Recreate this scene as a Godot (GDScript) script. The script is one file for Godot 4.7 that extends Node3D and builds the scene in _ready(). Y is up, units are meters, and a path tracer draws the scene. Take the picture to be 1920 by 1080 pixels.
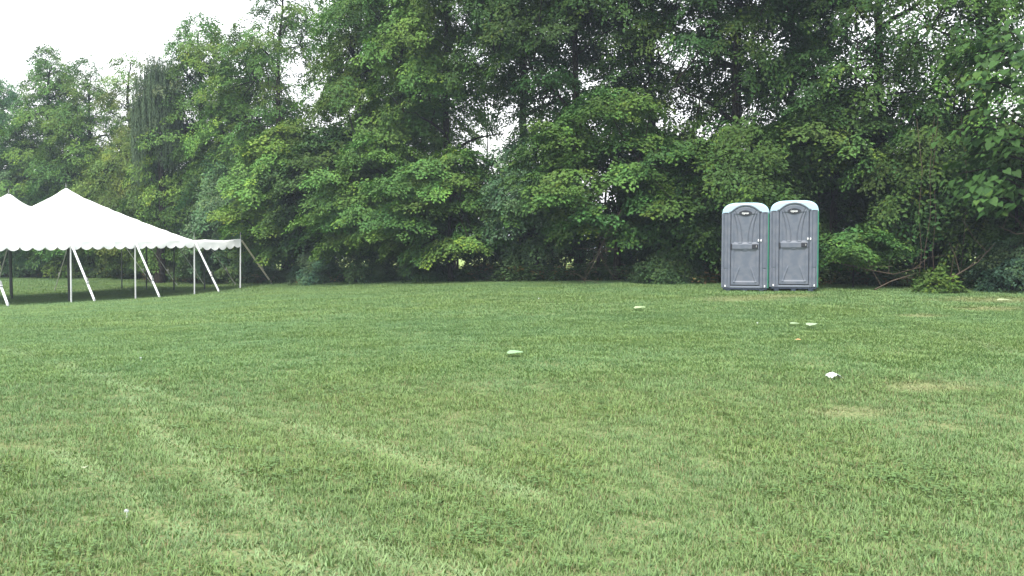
extends Node3D

# ---------------------------------------------------------------- small geometry kit
class Geo:
	var v := PackedVector3Array()
	var uv := PackedVector2Array()
	var c := PackedColorArray()
	var idx := PackedInt32Array()
	var tint := Color.WHITE
	func add(p: Vector3, t := Vector2.ZERO) -> int:
		v.append(p); uv.append(t); c.append(tint)
		return v.size() - 1
	func tri(a: int, b: int, d: int) -> void:      # clockwise from the front
		idx.append(a); idx.append(b); idx.append(d)
	func quad(a: int, b: int, d: int, e: int) -> void:
		tri(a, b, d); tri(a, d, e)
	func face(pts: Array) -> void:                 # flat polygon, own vertices
		var s := v.size()
		for p in pts: add(p, Vector2(p.x, p.y))
		for i in range(1, pts.size() - 1): tri(s, s + i, s + i + 1)
	func out(pts: Array, centre: Vector3) -> void: # flat convex polygon facing away from centre
		var n: Vector3 = (pts[2] - pts[0]).cross(pts[1] - pts[0])
		var m := Vector3.ZERO
		for p in pts: m += p
		m /= pts.size()
		if n.dot(m - centre) < 0.0:
			var r := pts.duplicate(); r.reverse(); face(r)
		else: face(pts)
	func box(centre: Vector3, size: Vector3, bevel := 0.0, b := Basis.IDENTITY) -> void:
		var h := size * 0.5
		var k: float = min(bevel, min(h.x, min(h.y, h.z)) * 0.9)
		var P := func(sx: float, sy: float, sz: float, ax: int) -> Vector3:
			var q := Vector3(sx * (h.x - (0.0 if ax == 0 else k)), sy * (h.y - (0.0 if ax == 1 else k)), sz * (h.z - (0.0 if ax == 2 else k)))
			return centre + b * q
		for s in [-1.0, 1.0]:
			out([P.call(s, -1.0, -1.0, 0), P.call(s, 1.0, -1.0, 0), P.call(s, 1.0, 1.0, 0), P.call(s, -1.0, 1.0, 0)], centre)
			out([P.call(-1.0, s, -1.0, 1), P.call(1.0, s, -1.0, 1), P.call(1.0, s, 1.0, 1), P.call(-1.0, s, 1.0, 1)], centre)
			out([P.call(-1.0, -1.0, s, 2), P.call(1.0, -1.0, s, 2), P.call(1.0, 1.0, s, 2), P.call(-1.0, 1.0, s, 2)], centre)
			if k > 0.0:
				for t in [-1.0, 1.0]:
					out([P.call(s, t, -1.0, 0), P.call(s, t, 1.0, 0), P.call(s, t, 1.0, 1), P.call(s, t, -1.0, 1)], centre)
					out([P.call(s, -1.0, t, 0), P.call(s, 1.0, t, 0), P.call(s, 1.0, t, 2), P.call(s, -1.0, t, 2)], centre)
					out([P.call(-1.0, s, t, 1), P.call(1.0, s, t, 1), P.call(1.0, s, t, 2), P.call(-1.0, s, t, 2)], centre)
					for w in [-1.0, 1.0]:
						out([P.call(s, t, w, 0), P.call(s, t, w, 1), P.call(s, t, w, 2)], centre)
	func tube(pts: Array, rad: Array, sides := 6) -> void:
		var n := pts.size()
		var first := v.size()
		var along := 0.0
		for i in n:
			var d: Vector3 = (pts[min(i + 1, n - 1)] - pts[max(i - 1, 0)]).normalized()
			var x := d.cross(Vector3(0.31, 0.17, 0.93)).normalized()
			var y := d.cross(x)
			if i > 0: along += pts[i].distance_to(pts[i - 1])
			for k in sides + 1:
				var a := TAU * k / sides
				add(pts[i] + (x * cos(a) + y * sin(a)) * rad[i], Vector2(float(k) / sides, along))
		for i in n - 1:
			for k in sides:
				var a := first + i * (sides + 1) + k
				quad(a, a + 1, a + sides + 2, a + sides + 1)
		var cap := add(pts[n - 1])
		var l := first + (n - 1) * (sides + 1)
		for k in sides: tri(l + k, l + k + 1, cap)
	func leaf(p: Vector3, dir: Vector3, nrm: Vector3, length: float, width: float, fold := 0.12) -> void:
		var side := dir.cross(nrm).normalized() * width * 0.5
		var b0 := add(p)
		var tip := p + dir * length - nrm * length * 0.12
		var l1 := add(p + dir * length * 0.36 + side + nrm * width * fold)
		var t1 := add(tip)
		tri(b0, l1, t1)
		var b1 := add(p)
		var t2 := add(tip)
		var r1 := add(p + dir * length * 0.36 - side + nrm * width * fold)
		tri(b1, t2, r1)
	func blade(p: Vector3, dir: Vector3, length: float, width: float, bend: float) -> void:
		var up := Vector3.UP
		var flat := Vector3(dir.x, 0, dir.z).normalized()
		var side := flat.cross(up).normalized() * width * 0.5
		var m := p + dir * length * 0.55
		var tip := m + (dir + flat * bend - up * bend * 0.55).normalized() * length * 0.45
		var a := add(p - side * 0.8)
		var b := add(p + side * 0.8)
		var c2 := add(m + side)
		var d := add(m - side)
		var e := add(tip)
		quad(a, b, c2, d)
		tri(d, c2, e)
	func mesh() -> ArrayMesh:
		var nn := PackedVector3Array()
		nn.resize(v.size())
		for i in range(0, idx.size(), 3):
			var a := v[idx[i]]
			var n := (v[idx[i + 2]] - a).cross(v[idx[i + 1]] - a)
			for k in 3: nn[idx[i + k]] += n
		for i in nn.size(): nn[i] = nn[i].normalized() if nn[i].length() > 1e-12 else Vector3.UP
		var arr := []
		arr.resize(Mesh.ARRAY_MAX)
		arr[Mesh.ARRAY_VERTEX] = v
		arr[Mesh.ARRAY_NORMAL] = nn
		arr[Mesh.ARRAY_TEX_UV] = uv
		arr[Mesh.ARRAY_COLOR] = c
		arr[Mesh.ARRAY_INDEX] = idx
		var m := ArrayMesh.new()
		m.add_surface_from_arrays(Mesh.PRIMITIVE_TRIANGLES, arr)
		return m

class Swarm:                                        # copies of one mesh for foliage and grass
	var buf := PackedFloat32Array()
	func put(t: Transform3D, col: Color) -> void:
		buf.append_array(PackedFloat32Array([t.basis.x.x, t.basis.y.x, t.basis.z.x, t.origin.x, t.basis.x.y, t.basis.y.y, t.basis.z.y, t.origin.y, t.basis.x.z, t.basis.y.z, t.basis.z.z, t.origin.z, col.r, col.g, col.b, 1.0]))
	func node(called: String, m: Mesh, mat: Material) -> MultiMeshInstance3D:
		var mm := MultiMesh.new()
		mm.transform_format = MultiMesh.TRANSFORM_3D
		mm.use_colors = true
		mm.mesh = m
		mm.instance_count = buf.size() / 16
		for i in mm.instance_count:
			var o := i * 16
			mm.set_instance_transform(i, Transform3D(Vector3(buf[o], buf[o + 4], buf[o + 8]), Vector3(buf[o + 1], buf[o + 5], buf[o + 9]), Vector3(buf[o + 2], buf[o + 6], buf[o + 10]), Vector3(buf[o + 3], buf[o + 7], buf[o + 11])))
			mm.set_instance_color(i, Color(buf[o + 12], buf[o + 13], buf[o + 14]))
		var n := MultiMeshInstance3D.new()
		n.name = called
		n.multimesh = mm
		n.material_override = mat
		n.set_meta("kind", "stuff")
		return n

var rng := RandomNumberGenerator.new()
var used := {}
var M := {}

func numbered(called: String) -> String:
	var k: int = used.get(called, 0)
	used[called] = k + 1
	return called if k == 0 else "%s_%03d" % [called, k]

func thing(called: String, label: String, category: String, at: Vector3, turn := 0.0, group := "") -> Node3D:
	var o := Node3D.new()
	o.name = numbered(called)
	add_child(o)
	o.position = at
	o.rotation.y = turn
	describe(o, label, category, group)
	return o

func describe(o: Node, label: String, category: String, group := "") -> void:
	o.set_meta("label", label)
	o.set_meta("category", category)
	if group: o.set_meta("group", group)

func obj(called: String, g, mat: Material, parent: Node = null) -> MeshInstance3D:
	var n := MeshInstance3D.new()
	n.name = called if parent else numbered(called)
	n.mesh = g.mesh() if g is Geo else g
	n.material_override = mat
	if parent: parent.add_child(n, true)
	else: add_child(n, true)
	return n

func struct_obj(called: String, g, mat: Material, label: String) -> MeshInstance3D:
	var n := obj(called, g, mat)
	n.set_meta("kind", "structure")
	n.set_meta("label", label)
	return n

func mat(col: Color, rough := 0.8, spec := 0.5) -> StandardMaterial3D:   # col is linear
	var m := StandardMaterial3D.new()
	m.albedo_color = col.linear_to_srgb()
	m.roughness = rough
	m.metallic_specular = spec
	return m

func rf(a: float, b: float) -> float: return rng.randf_range(a, b)

# ---------------------------------------------------------------- terrain: a smooth surface through surveyed heights (x, distance, height)
const SURVEY := [[0, 0, 0], [0, 8, 0.02], [-5, 4, 0], [5, 4, 0.03], [6.1, 21.7, 0.535], [-17.4, 33, -0.485], [-15.8, 35.1, -0.44], [-14.2, 37.3, -0.376], [-12.7, 39.2, -0.276], [-15, 41, -0.34], [-22, 46.2, -0.46], [-23.5, 52, -0.2], [-34, 60, -0.3], [-12.2, 40, 0.02], [0, 28.5, 0.5], [5.5, 25, 0.62], [8.5, 25, 0.58], [12.2, 22, 0.6], [20, 40, 0.6], [0, 50, 0.45], [-30, 20, -0.4], [-36, 5, -0.3], [15, 5, 0.2], [30, 20, 0.7], [0, -12, 0], [30, -10, 0.2], [-40, -10, -0.3], [-70, 60, -0.4], [-30, 90, -0.2], [20, 90, 0.4], [50, 60, 0.6], [60, 0, 0.5], [-70, 0, -0.4], [0, 15, 0.22], [0, 20, 0.33]]
const X0 := -70
const X1 := 50
const D0 := -12
const D1 := 100
var heights := PackedFloat32Array()

func survey_solve() -> void:
	var n := SURVEY.size()
	var a := []
	for i in n + 1:
		var row := PackedFloat64Array()
		row.resize(n + 2)
		for j in n + 1:
			if i < n and j < n:
				var r := Vector2(SURVEY[i][0] - SURVEY[j][0], SURVEY[i][1] - SURVEY[j][1]).length()
				row[j] = sqrt(r * r + 36.0) - (0.15 if i == j else 0.0)
			elif i == n and j == n: row[j] = 0.0
			else: row[j] = 1.0
		row[n + 1] = SURVEY[i][2] if i < n else 0.0
		a.append(row)
	for p in n + 1:
		var best := p
		for r in range(p + 1, n + 1):
			if absf(a[r][p]) > absf(a[best][p]): best = r
		var t = a[p]; a[p] = a[best]; a[best] = t
		for r in n + 1:
			if r != p:
				var f: float = a[r][p] / a[p][p]
				if f != 0.0:
					for q in range(p, n + 2): a[r][q] -= f * a[p][q]
	var w := []
	for i in n + 1: w.append(a[i][n + 1] / a[i][i])
	var bumps := FastNoiseLite.new()
	bumps.seed = 5; bumps.frequency = 0.22
	heights.resize((X1 - X0 + 1) * (D1 - D0 + 1))
	for j in D1 - D0 + 1:
		for i in X1 - X0 + 1:
			var x := float(X0 + i)
			var d := float(D0 + j)
			var h: float = w[n]
			for k in n:
				var dx: float = x - SURVEY[k][0]
				var dd: float = d - SURVEY[k][1]
				h += w[k] * sqrt(dx * dx + dd * dd + 36.0)
			heights[j * (X1 - X0 + 1) + i] = h + 0.03 * bumps.get_noise_2d(x, d)

func ground(x: float, d: float) -> float:
	var fx := clampf(x - X0, 0.0, X1 - X0 - 0.001)
	var fd := clampf(d - D0, 0.0, D1 - D0 - 0.001)
	var i := int(fx)
	var j := int(fd)
	fx -= i; fd -= j
	var w := X1 - X0 + 1
	var o := j * w + i
	return lerpf(lerpf(heights[o], heights[o + 1], fx), lerpf(heights[o + w], heights[o + w + 1], fx), fd)

func spot(x: float, d: float, up := 0.0) -> Vector3: return Vector3(x, ground(x, d) + up, -d)

const EDGE := [[-60, 78], [-40, 62], [-23.5, 52.5], [-13, 42.5], [0, 29.5], [5.5, 25.6], [8.5, 24.8], [12.2, 22.2], [16, 19], [25, 13], [50, -5]]
func wood_edge(x: float) -> float:
	for i in EDGE.size() - 1:
		if x < EDGE[i + 1][0] or i == EDGE.size() - 2:
			return lerpf(EDGE[i][1], EDGE[i + 1][1], clampf((x - EDGE[i][0]) / float(EDGE[i + 1][0] - EDGE[i][0]), 0, 1))
	return 20.0

# ---------------------------------------------------------------- foliage
var sprays := {}

func make_spray(count: int, reach: float, leaf_l: float, leaf_w: float, spread: float, sd: int) -> ArrayMesh:
	rng.seed = sd
	var g := Geo.new()
	for i in count:
		var t := (i + rf(0, 1)) / count
		var side := -1.0 if i % 2 == 0 else 1.0
		var p := Vector3(rf(-0.05, 0.05) + side * spread * sin(t * PI * 0.85) * rf(0.1, 1.0), rf(-0.07, 0.07) - 0.16 * t * t, t * reach)
		var dir := Vector3(side * rf(0.3, 1.1), rf(-0.55, 0.15), rf(0.3, 1.0)).normalized()
		var nrm := Vector3(rf(-0.5, 0.5), 1.0, rf(-0.5, 0.5)).normalized()
		var k := rf(0.75, 1.25)
		g.tint = Color(k * rf(0.9, 1.15), k, k * rf(0.85, 1.1))
		var s := rf(0.7, 1.2)
		g.leaf(p, dir, (nrm - dir * nrm.dot(dir)).normalized(), leaf_l * s, leaf_w * s)
	return g.mesh()

func make_strand(sd: int) -> ArrayMesh:            # hanging willow rod with narrow leaves
	rng.seed = sd
	var g := Geo.new()
	for i in 34:
		var t := i / 34.0
		var a := rf(0, TAU)
		var p := Vector3(sin(t * 3.0) * 0.06, -t * 1.9, cos(t * 2.3) * 0.05)
		var dir := Vector3(cos(a) * 0.45, -1.0, sin(a) * 0.45).normalized()
		var k := rf(0.8, 1.2)
		g.tint = Color(k, k, k)
		g.leaf(p, dir, dir.cross(Vector3(sin(a), 0.2, cos(a))).normalized(), rf(0.12, 0.2), 0.04)
	return g.mesh()

# one tree: o holds x, d, h (height), r (crown radius), base (height of the lowest foliage), pads, fill, tone, kind, trunk, lean
func grow(called: String, label: String, category: String, group: String, o: Dictionary) -> Node3D:
	rng.seed = int(o.get("seed", 1)) * 7919 + 13
	var root := thing(called, label, category, spot(o.x, o.d), 0.0, group)
	var h: float = o.h
	var r: float = o.r
	var base: float = o.base
	var lean: Vector2 = o.get("lean", Vector2.ZERO)
	var tr: float = o.get("trunk", 0.02 * h)
	var kinds: Array = sprays[o.get("kind", "broad")]
	var tone: Color = o.tone
	var pad_r: float = o.get("pad", 1.0)
	var fill: int = o.get("fill", 26)
	var size: float = o.get("size", 1.0)
	var lumps := FastNoiseLite.new()
	lumps.seed = int(o.get("seed", 1)); lumps.frequency = 0.55
	# trunk
	var axis := []
	var rads := []
	var bend := Vector3(rf(-0.3, 0.3), 0, rf(-0.3, 0.3))
	var top := 0.88
	for i in 9:
		var t := i / 8.0
		axis.append(Vector3(lean.x * t * t, t * h * top, -lean.y * t * t) + bend * sin(t * 3.1) * h * 0.06 + Vector3(rf(-1, 1), 0, rf(-1, 1)) * tr * 0.5 * t)
		rads.append(lerpf(tr, tr * 0.16, t) * (1.35 if i == 0 else 1.0))
	axis[0].y = -0.15
	var tg := Geo.new()
	tg.tube(axis, rads, 9)
	obj("trunk", tg, M.bark, root)
	var on_axis := func(y: float) -> Vector3:
		var t := clampf(y / (h * top), 0, 1) * 8.0
		var i: int = min(int(t), 7)
		return axis[i].lerp(axis[i + 1], t - i)
	# main limbs
	var limbs := []
	var n_limbs: int = o.get("limbs", 6)
	for k in n_limbs:
		var y0: float = lerpf(maxf(base * 0.8, h * 0.12), h * 0.7, (k + rf(0, 0.6)) / n_limbs)
		var a := TAU * (k * 0.382 + rf(-0.08, 0.08))
		var dir := Vector3(cos(a), 0, sin(a))
		var ln: float = r * rf(0.6, 0.85) * lerpf(1.0, 0.6, y0 / h)
		var p0: Vector3 = on_axis.call(y0)
		var pts := []
		var rr := []
		for i in 6:
			var t := i / 5.0
			pts.append(p0 + dir * ln * t + Vector3.UP * (ln * 0.55 * t - 0.12 * ln * t * t) + Vector3(rf(-1, 1), rf(-1, 1), rf(-1, 1)) * 0.06 * ln * t)
			rr.append(lerpf(tr * 0.42, tr * 0.07, t))
		var lg := Geo.new()
		lg.tube(pts, rr, 6)
		obj("limb", lg, M.bark, root)
		limbs.append(pts)
	# foliage pads through the crown's volume
	var sw := []
	for k in kinds: sw.append(Swarm.new())
	var twigs := Geo.new()
	var n_pads: int = o.pads
	var placed := []
	var tries := 0
	var prof: float = o.get("profile", 0.62)
	while placed.size() < n_pads and tries < n_pads * 14:
		tries += 1
		var t := pow(rf(0, 1), o.get("low", 1.0))
		var a := rf(0, TAU)
		var env := pow(sin(PI * clampf(pow(lerpf(0.06, 0.985, t), 0.8), 0, 1)), prof) * r
		var y := lerpf(base + pad_r * 0.3, h - pad_r * 0.25, t)
		env *= 0.72 + 0.55 * (0.5 + lumps.get_noise_3d(cos(a) * 2.2, y * 0.55, sin(a) * 2.2))
		var rho := env * sqrt(rf(0.12, 1.0))
		var ax: Vector3 = on_axis.call(y)
		var p := Vector3(ax.x + cos(a) * rho, y, ax.z + sin(a) * rho)
		if o.has("keep") and not o.keep.call(p): continue
		var clash := false
		for q in placed:
			if q.distance_squared_to(p) < pad_r * pad_r * 0.8: clash = true; break
		if clash: continue
		placed.append(p)
		var outward := Vector3(cos(a), 0.0, sin(a))
		var shell: float = rho / maxf(env, 0.01)
		var nrm := (Vector3.UP * (1.15 if o.get("layer", false) else 0.75) + outward * (0.3 if o.get("layer", false) else 0.75) * shell + Vector3(rf(-1, 1), rf(-0.3, 0.6), rf(-1, 1)) * 0.35).normalized()
		var e1 := nrm.cross(outward + Vector3(0.01, 0.02, 0)).normalized()
		var e2 := nrm.cross(e1)
		var pk := rf(0.68, 1.3)
		var warm := rf(-1, 1)
		var ptone := Color(tone.r * pk * (1.0 + 0.16 * warm), tone.g * pk, tone.b * pk * (1.0 - 0.14 * warm))
		var pr := pad_r * rf(0.7, 1.25)
		var f := int(fill * pr * pr / (pad_r * pad_r) * rf(0.8, 1.2)) + 3
		for i in f:
			var b := rf(0, TAU)
			var q := sqrt(rf(0, 1))
			var off := (e1 * cos(b) + e2 * sin(b)) * q * pr
			var dome := (1.0 - q * q) * pr * 0.45 * rf(-0.5, 1.1) - q * q * q * pr * 0.22
			var c := p + off + nrm * dome
			var fwd := (off / pr * 0.9 + outward * 0.6 + Vector3(rf(-1, 1), rf(-0.7, 0.15), rf(-1, 1)) * 0.5 - Vector3.UP * 0.22 * q).normalized()
			var up := (nrm + Vector3(rf(-1, 1), rf(-1, 1), rf(-1, 1)) * 0.3).normalized()
			var bx := up.cross(fwd).normalized()
			up = fwd.cross(bx)
			var s := size * rf(0.72, 1.25)
			var k2 := rf(0.82, 1.2)
			var col := Color(ptone.r * k2 * rf(0.92, 1.1), ptone.g * k2, ptone.b * k2 * rf(0.9, 1.1))
			if rng.randf() < 0.1: col = Color(col.r * 1.5, col.g * 1.28, col.b * 0.95)
			sw[rng.randi() % sw.size()].put(Transform3D(Basis(bx * s, up * s, fwd * s), c - fwd * 0.25 * s), col)
		# twig from the nearest limb or the trunk
		var near: Vector3 = on_axis.call(clampf(y - 0.5 * rho, h * 0.1, h * 0.86))
		for l in limbs:
			for i in range(2, 6):
				if l[i].distance_squared_to(p) < near.distance_squared_to(p): near = l[i]
		var mid := near.lerp(p, 0.5) + Vector3(rf(-1, 1), rf(-0.2, 0.8), rf(-1, 1)) * 0.1 * near.distance_to(p)
		twigs.tube([near, mid, p, p + (outward * 0.6 + nrm * 0.2) * pr * 0.6], [tr * 0.1 + 0.012, tr * 0.06 + 0.01, 0.012, 0.005], 4)
	var tw := obj("twigs", twigs, M.bark, root)
	tw.set_meta("kind", "stuff")
	for k in kinds.size():
		root.add_child(sw[k].node("foliage", kinds[k], M.leaf_glossy if o.get("gloss", false) else M.leaf), true)
	return root

func willow(label: String, o: Dictionary) -> void:
	var root := grow("weeping_tree", label, "tree", "trees of the wood", o)
	rng.seed = 77
	var sw := Swarm.new()
	for i in 800:
		var a := rf(0, TAU)
		var q := sqrt(rf(0.02, 1))
		var hgt: float = o.h - q * q * 1.6 - rf(0, 2.6) * (0.2 + q) - (1.5 * rf(0, 1) if cos(a) < -0.3 else 0.0)
		var p := Vector3(cos(a) * q * o.r * 1.05, hgt, sin(a) * q * o.r * 1.05)
		var s := rf(0.8, 1.5)
		var k := rf(0.75, 1.25)
		sw.put(Transform3D(Basis(Vector3.UP, rf(0, TAU)).scaled(Vector3(s, s * 1.1, s)), p), Color(o.tone.r * k, o.tone.g * k, o.tone.b * k * 1.05))
	root.add_child(sw.node("hanging_foliage", sprays.strand[0], M.leaf), true)

# ---------------------------------------------------------------- lawn
const TRACKS := [
	[[-8.34, 13.62], [-6.06, 11.3], [-4.54, 9.74], [-2.81, 8.16], [-1.55, 7.14], [-0.5, 6.04], [0.14, 5.4]],
	[[-4.59, 7.5], [-3.68, 6.62], [-2.85, 5.72], [-2.1, 4.9], [-1.49, 4.42], [-0.7, 3.9]],
	[[-4.37, 9.38], [-2.93, 6.96], [-2.09, 5.84], [-1.38, 4.9], [-0.76, 4.42], [-0.2, 3.95]],
	[[6.74, 13.3], [6.72, 11.7], [6.9, 10.4]]]
const BARE := [[4.55, 9.08, 0.42], [3.18, 7.85, 0.3], [5.4, 19.6, 0.9], [6.6, 20.2, 0.7], [10.57, 18.4, 0.9], [7.6, 15.5, 0.4], [9.5, 16.6, 0.6]]

func track_at(x: float, d: float) -> float:
	var best := 9.0
	var p := Vector2(x, d)
	for tr in TRACKS:
		for i in tr.size() - 1:
			var a := Vector2(tr[i][0], tr[i][1])
			var b := Vector2(tr[i + 1][0], tr[i + 1][1])
			best = minf(best, p.distance_to(Geometry2D.get_closest_point_to_segment(p, a, b)))
	return clampf(1.0 - best / 0.21, 0, 1)

func bare_at(x: float, d: float) -> float:
	var k := 0.0
	for b in BARE:
		var q: float = Vector2((x - b[0]) / 1.5, d - b[1]).length() / b[2]
		k = maxf(k, clampf(1.15 - q, 0, 1))
	return k

func make_tuft(n: int, spread: float, length: float, width: float, tilt: float, sd: int, dry: float) -> ArrayMesh:
	rng.seed = sd
	var g := Geo.new()
	for i in n:
		var a := rf(0, TAU)
		var q := sqrt(rf(0, 1)) * spread
		var p := Vector3(cos(a) * q, -0.012, sin(a) * q)
		var b := a + rf(-1.2, 1.2)
		var t := rf(0.1, 1.0) * tilt
		var dir := Vector3(cos(b) * sin(t), cos(t), sin(b) * sin(t))
		var k := rf(0.72, 1.3)
		if rng.randf() < dry: g.tint = Color(k * 2.0, k * 1.12, k * 1.3)
		else: g.tint = Color(k * rf(0.85, 1.2), k, k * rf(0.8, 1.3))
		g.blade(p, dir, length * rf(0.55, 1.2), width * rf(0.7, 1.2), rf(0.1, 0.9))
	return g.mesh()

func make_clover(sd: int) -> ArrayMesh:
	rng.seed = sd
	var g := Geo.new()
	for i in 7:
		var p := Vector3(rf(-0.07, 0.07), rf(0.02, 0.05), rf(-0.07, 0.07))
		var a := rf(0, TAU)
		var tilt := Vector3(rf(-0.4, 0.4), 1, rf(-0.4, 0.4)).normalized()
		var k := rf(0.8, 1.25)
		g.tint = Color(k, k, k)
		for j in 3:
			var d := Vector3(cos(a + j * 2.094), 0.15, sin(a + j * 2.094)).normalized()
			g.leaf(p, d, (tilt - d * tilt.dot(d)).normalized(), 0.016, 0.015, 0.05)
	return g.mesh()

func lawn_grass() -> void:
	var wide := FastNoiseLite.new(); wide.seed = 3; wide.frequency = 0.09
	var mid := FastNoiseLite.new(); mid.seed = 9; mid.frequency = 0.45
	var fine := FastNoiseLite.new(); fine.seed = 21; fine.frequency = 1.6
	var tufts := [make_tuft(11, 0.06, 0.056, 0.005, 0.95, 31, 0.08), make_tuft(12, 0.07, 0.052, 0.0046, 1.15, 32, 0.14), make_tuft(10, 0.07, 0.066, 0.0055, 1.42, 33, 0.12), make_tuft(9, 0.06, 0.06, 0.0035, 1.35, 34, 0.75), make_tuft(7, 0.05, 0.088, 0.0072, 0.85, 35, 0.03), make_tuft(24, 0.15, 0.06, 0.0065, 1.1, 36, 0.1), make_tuft(24, 0.15, 0.055, 0.0065, 1.3, 37, 0.22), make_clover(38)]
	var sw := []
	for t in tufts: sw.append(Swarm.new())
	rng.seed = 4242
	# [nearest, farthest, tufts per square metre, scale, first tuft kind is for near or far]
	for zone in [[3.0, 6.0, 1150.0, 0.92, false], [6.0, 10.0, 850.0, 1.0, false], [10.0, 17.0, 330.0, 1.0, true], [17.0, 30.0, 130.0, 1.25, true], [30.0, 64.0, 52.0, 1.6, true]]:
		var area: float = 0.66 * (zone[1] * zone[1] - zone[0] * zone[0]) + 9.0 * (zone[1] - zone[0])
		for i in int(area * zone[2]):
			var d: float = sqrt(rf(zone[0] * zone[0], zone[1] * zone[1]))
			var x: float = rf(-1, 1) * (0.66 * d + 4.5)
			if d > wood_edge(x) + 1.5: continue
			var n1 := wide.get_noise_2d(x, d)
			var n2 := mid.get_noise_2d(x, d)
			var n3 := fine.get_noise_2d(x, d)
			var tk := track_at(x, d) if d < 14.5 else 0.0
			tk *= clampf(0.75 + n2 * 1.3 + n3 * 0.6, 0.0, 1.0)
			var bare := clampf(bare_at(x, d) * 1.2 + n3 * 0.5 - 0.1, 0, 1) if bare_at(x, d) > 0.0 else 0.0
			if rng.randf() < bare * 0.75: continue
			var col := Color(0.145, 0.232, 0.09) if d > 9.0 else Color(0.146, 0.218, 0.078)
			var y := clampf(0.5 + n1 * 0.5 + n2 * 0.6 + n3 * 0.5, 0, 1)
			col = col.lerp(Color(0.184, 0.252, 0.086), y * 0.6)
			col = col.lerp(Color(0.13, 0.224, 0.108), clampf(0.45 - n1 * 0.4 - n2 * 0.7 + n3 * 0.5, 0, 1) * 0.55)
			col = col.lerp(Color(0.225, 0.28, 0.2), tk * 0.24)
			col = col.lerp(Color(0.25, 0.225, 0.125), bare * 0.65)
			if d < 11.0 and n3 + n2 * 0.6 < -0.42 and rng.randf() < 0.55: continue
			var k := rf(0.84, 1.18)
			var which := 0
			var pick := rng.randf()
			if zone[4]: which = 5 if pick < 0.7 else 6
			elif tk > 0.3: which = 2
			elif n2 - n3 > 0.1 and pick < 0.045 + 0.06 * (n2 - n3): which = 7
			elif pick < 0.42 + n2 * 0.3: which = 0
			elif pick < 0.78: which = 1
			elif pick < 0.85: which = 4
			elif pick < 0.91: which = 2
			else: which = 3
			if which == 3: col = Color(0.22, 0.195, 0.11)
			if which == 7: col = Color(0.1, 0.17, 0.06)
			var s: float = zone[3] * rf(0.75, 1.2) * (1.0 + 0.25 * n2 + 0.12 * n3)
			var sy := s * (1.0 - 0.5 * tk) * (1.0 - 0.4 * bare)
			var b := Basis(Vector3.UP, rf(0, TAU)).scaled(Vector3(s, sy, s))
			sw[which].put(Transform3D(b, spot(x, d)), Color(col.r * k, col.g * k, col.b * k))
	for i in tufts.size():
		var n: MultiMeshInstance3D = sw[i].node(numbered("grass"), tufts[i], M.grass)
		add_child(n)
		n.set_meta("label", ["upright green grass blades of the mown lawn", "short leaning grass blades of the mown lawn", "flattened pale grass in the wheel tracks", "dry tan stems scattered in the near lawn", "taller wide blades standing out of the near lawn", "green grass of the farther lawn", "slightly dry grass of the farther lawn", "clover leaves in patches of the near lawn"][i])

func undergrowth() -> void:
	var weeds := [make_tuft(16, 0.16, 0.42, 0.02, 0.75, 51, 0.04), make_tuft(14, 0.2, 0.3, 0.03, 1.1, 52, 0.1)]
	var low: ArrayMesh = sprays.broad[0]
	var sw := [Swarm.new(), Swarm.new(), Swarm.new()]
	rng.seed = 909
	var patch := FastNoiseLite.new(); patch.seed = 8; patch.frequency = 0.35
	for i in 13000:
		var x := rf(-42, 19)
		var e := wood_edge(x)
		var q := rf(0, 1)
		var d := e + patch.get_noise_2d(x * 2.0, 3.0) * 0.9 + q * q * 9.0
		var nz := patch.get_noise_2d(x, d)
		if nz < -0.15 and q > 0.12: continue
		var k := rf(0.65, 1.2)
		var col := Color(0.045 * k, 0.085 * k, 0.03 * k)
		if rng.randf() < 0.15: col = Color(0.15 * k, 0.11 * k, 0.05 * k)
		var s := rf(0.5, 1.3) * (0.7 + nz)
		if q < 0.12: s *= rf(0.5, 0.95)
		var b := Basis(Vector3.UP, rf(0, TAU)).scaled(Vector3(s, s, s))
		var w := rng.randi() % 3
		if w == 2:
			s = rf(0.7, 1.3)
			b = Basis(Vector3.UP, rf(0, TAU)) * Basis(Vector3.RIGHT, rf(-0.5, 0.1)) * Basis.from_scale(Vector3(s, s, s))
			sw[w].put(Transform3D(b, spot(x, d, rf(0.05, 0.45))), col)
		else: sw[w].put(Transform3D(b, spot(x, d)), col)
	for i in 3:
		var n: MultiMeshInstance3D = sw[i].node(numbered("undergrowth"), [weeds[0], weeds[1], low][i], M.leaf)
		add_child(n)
		n.set_meta("label", ["tall dark weeds along the foot of the wood", "low broad weeds along the foot of the wood", "leafy ground cover in the shade of the wood"][i])

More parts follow.
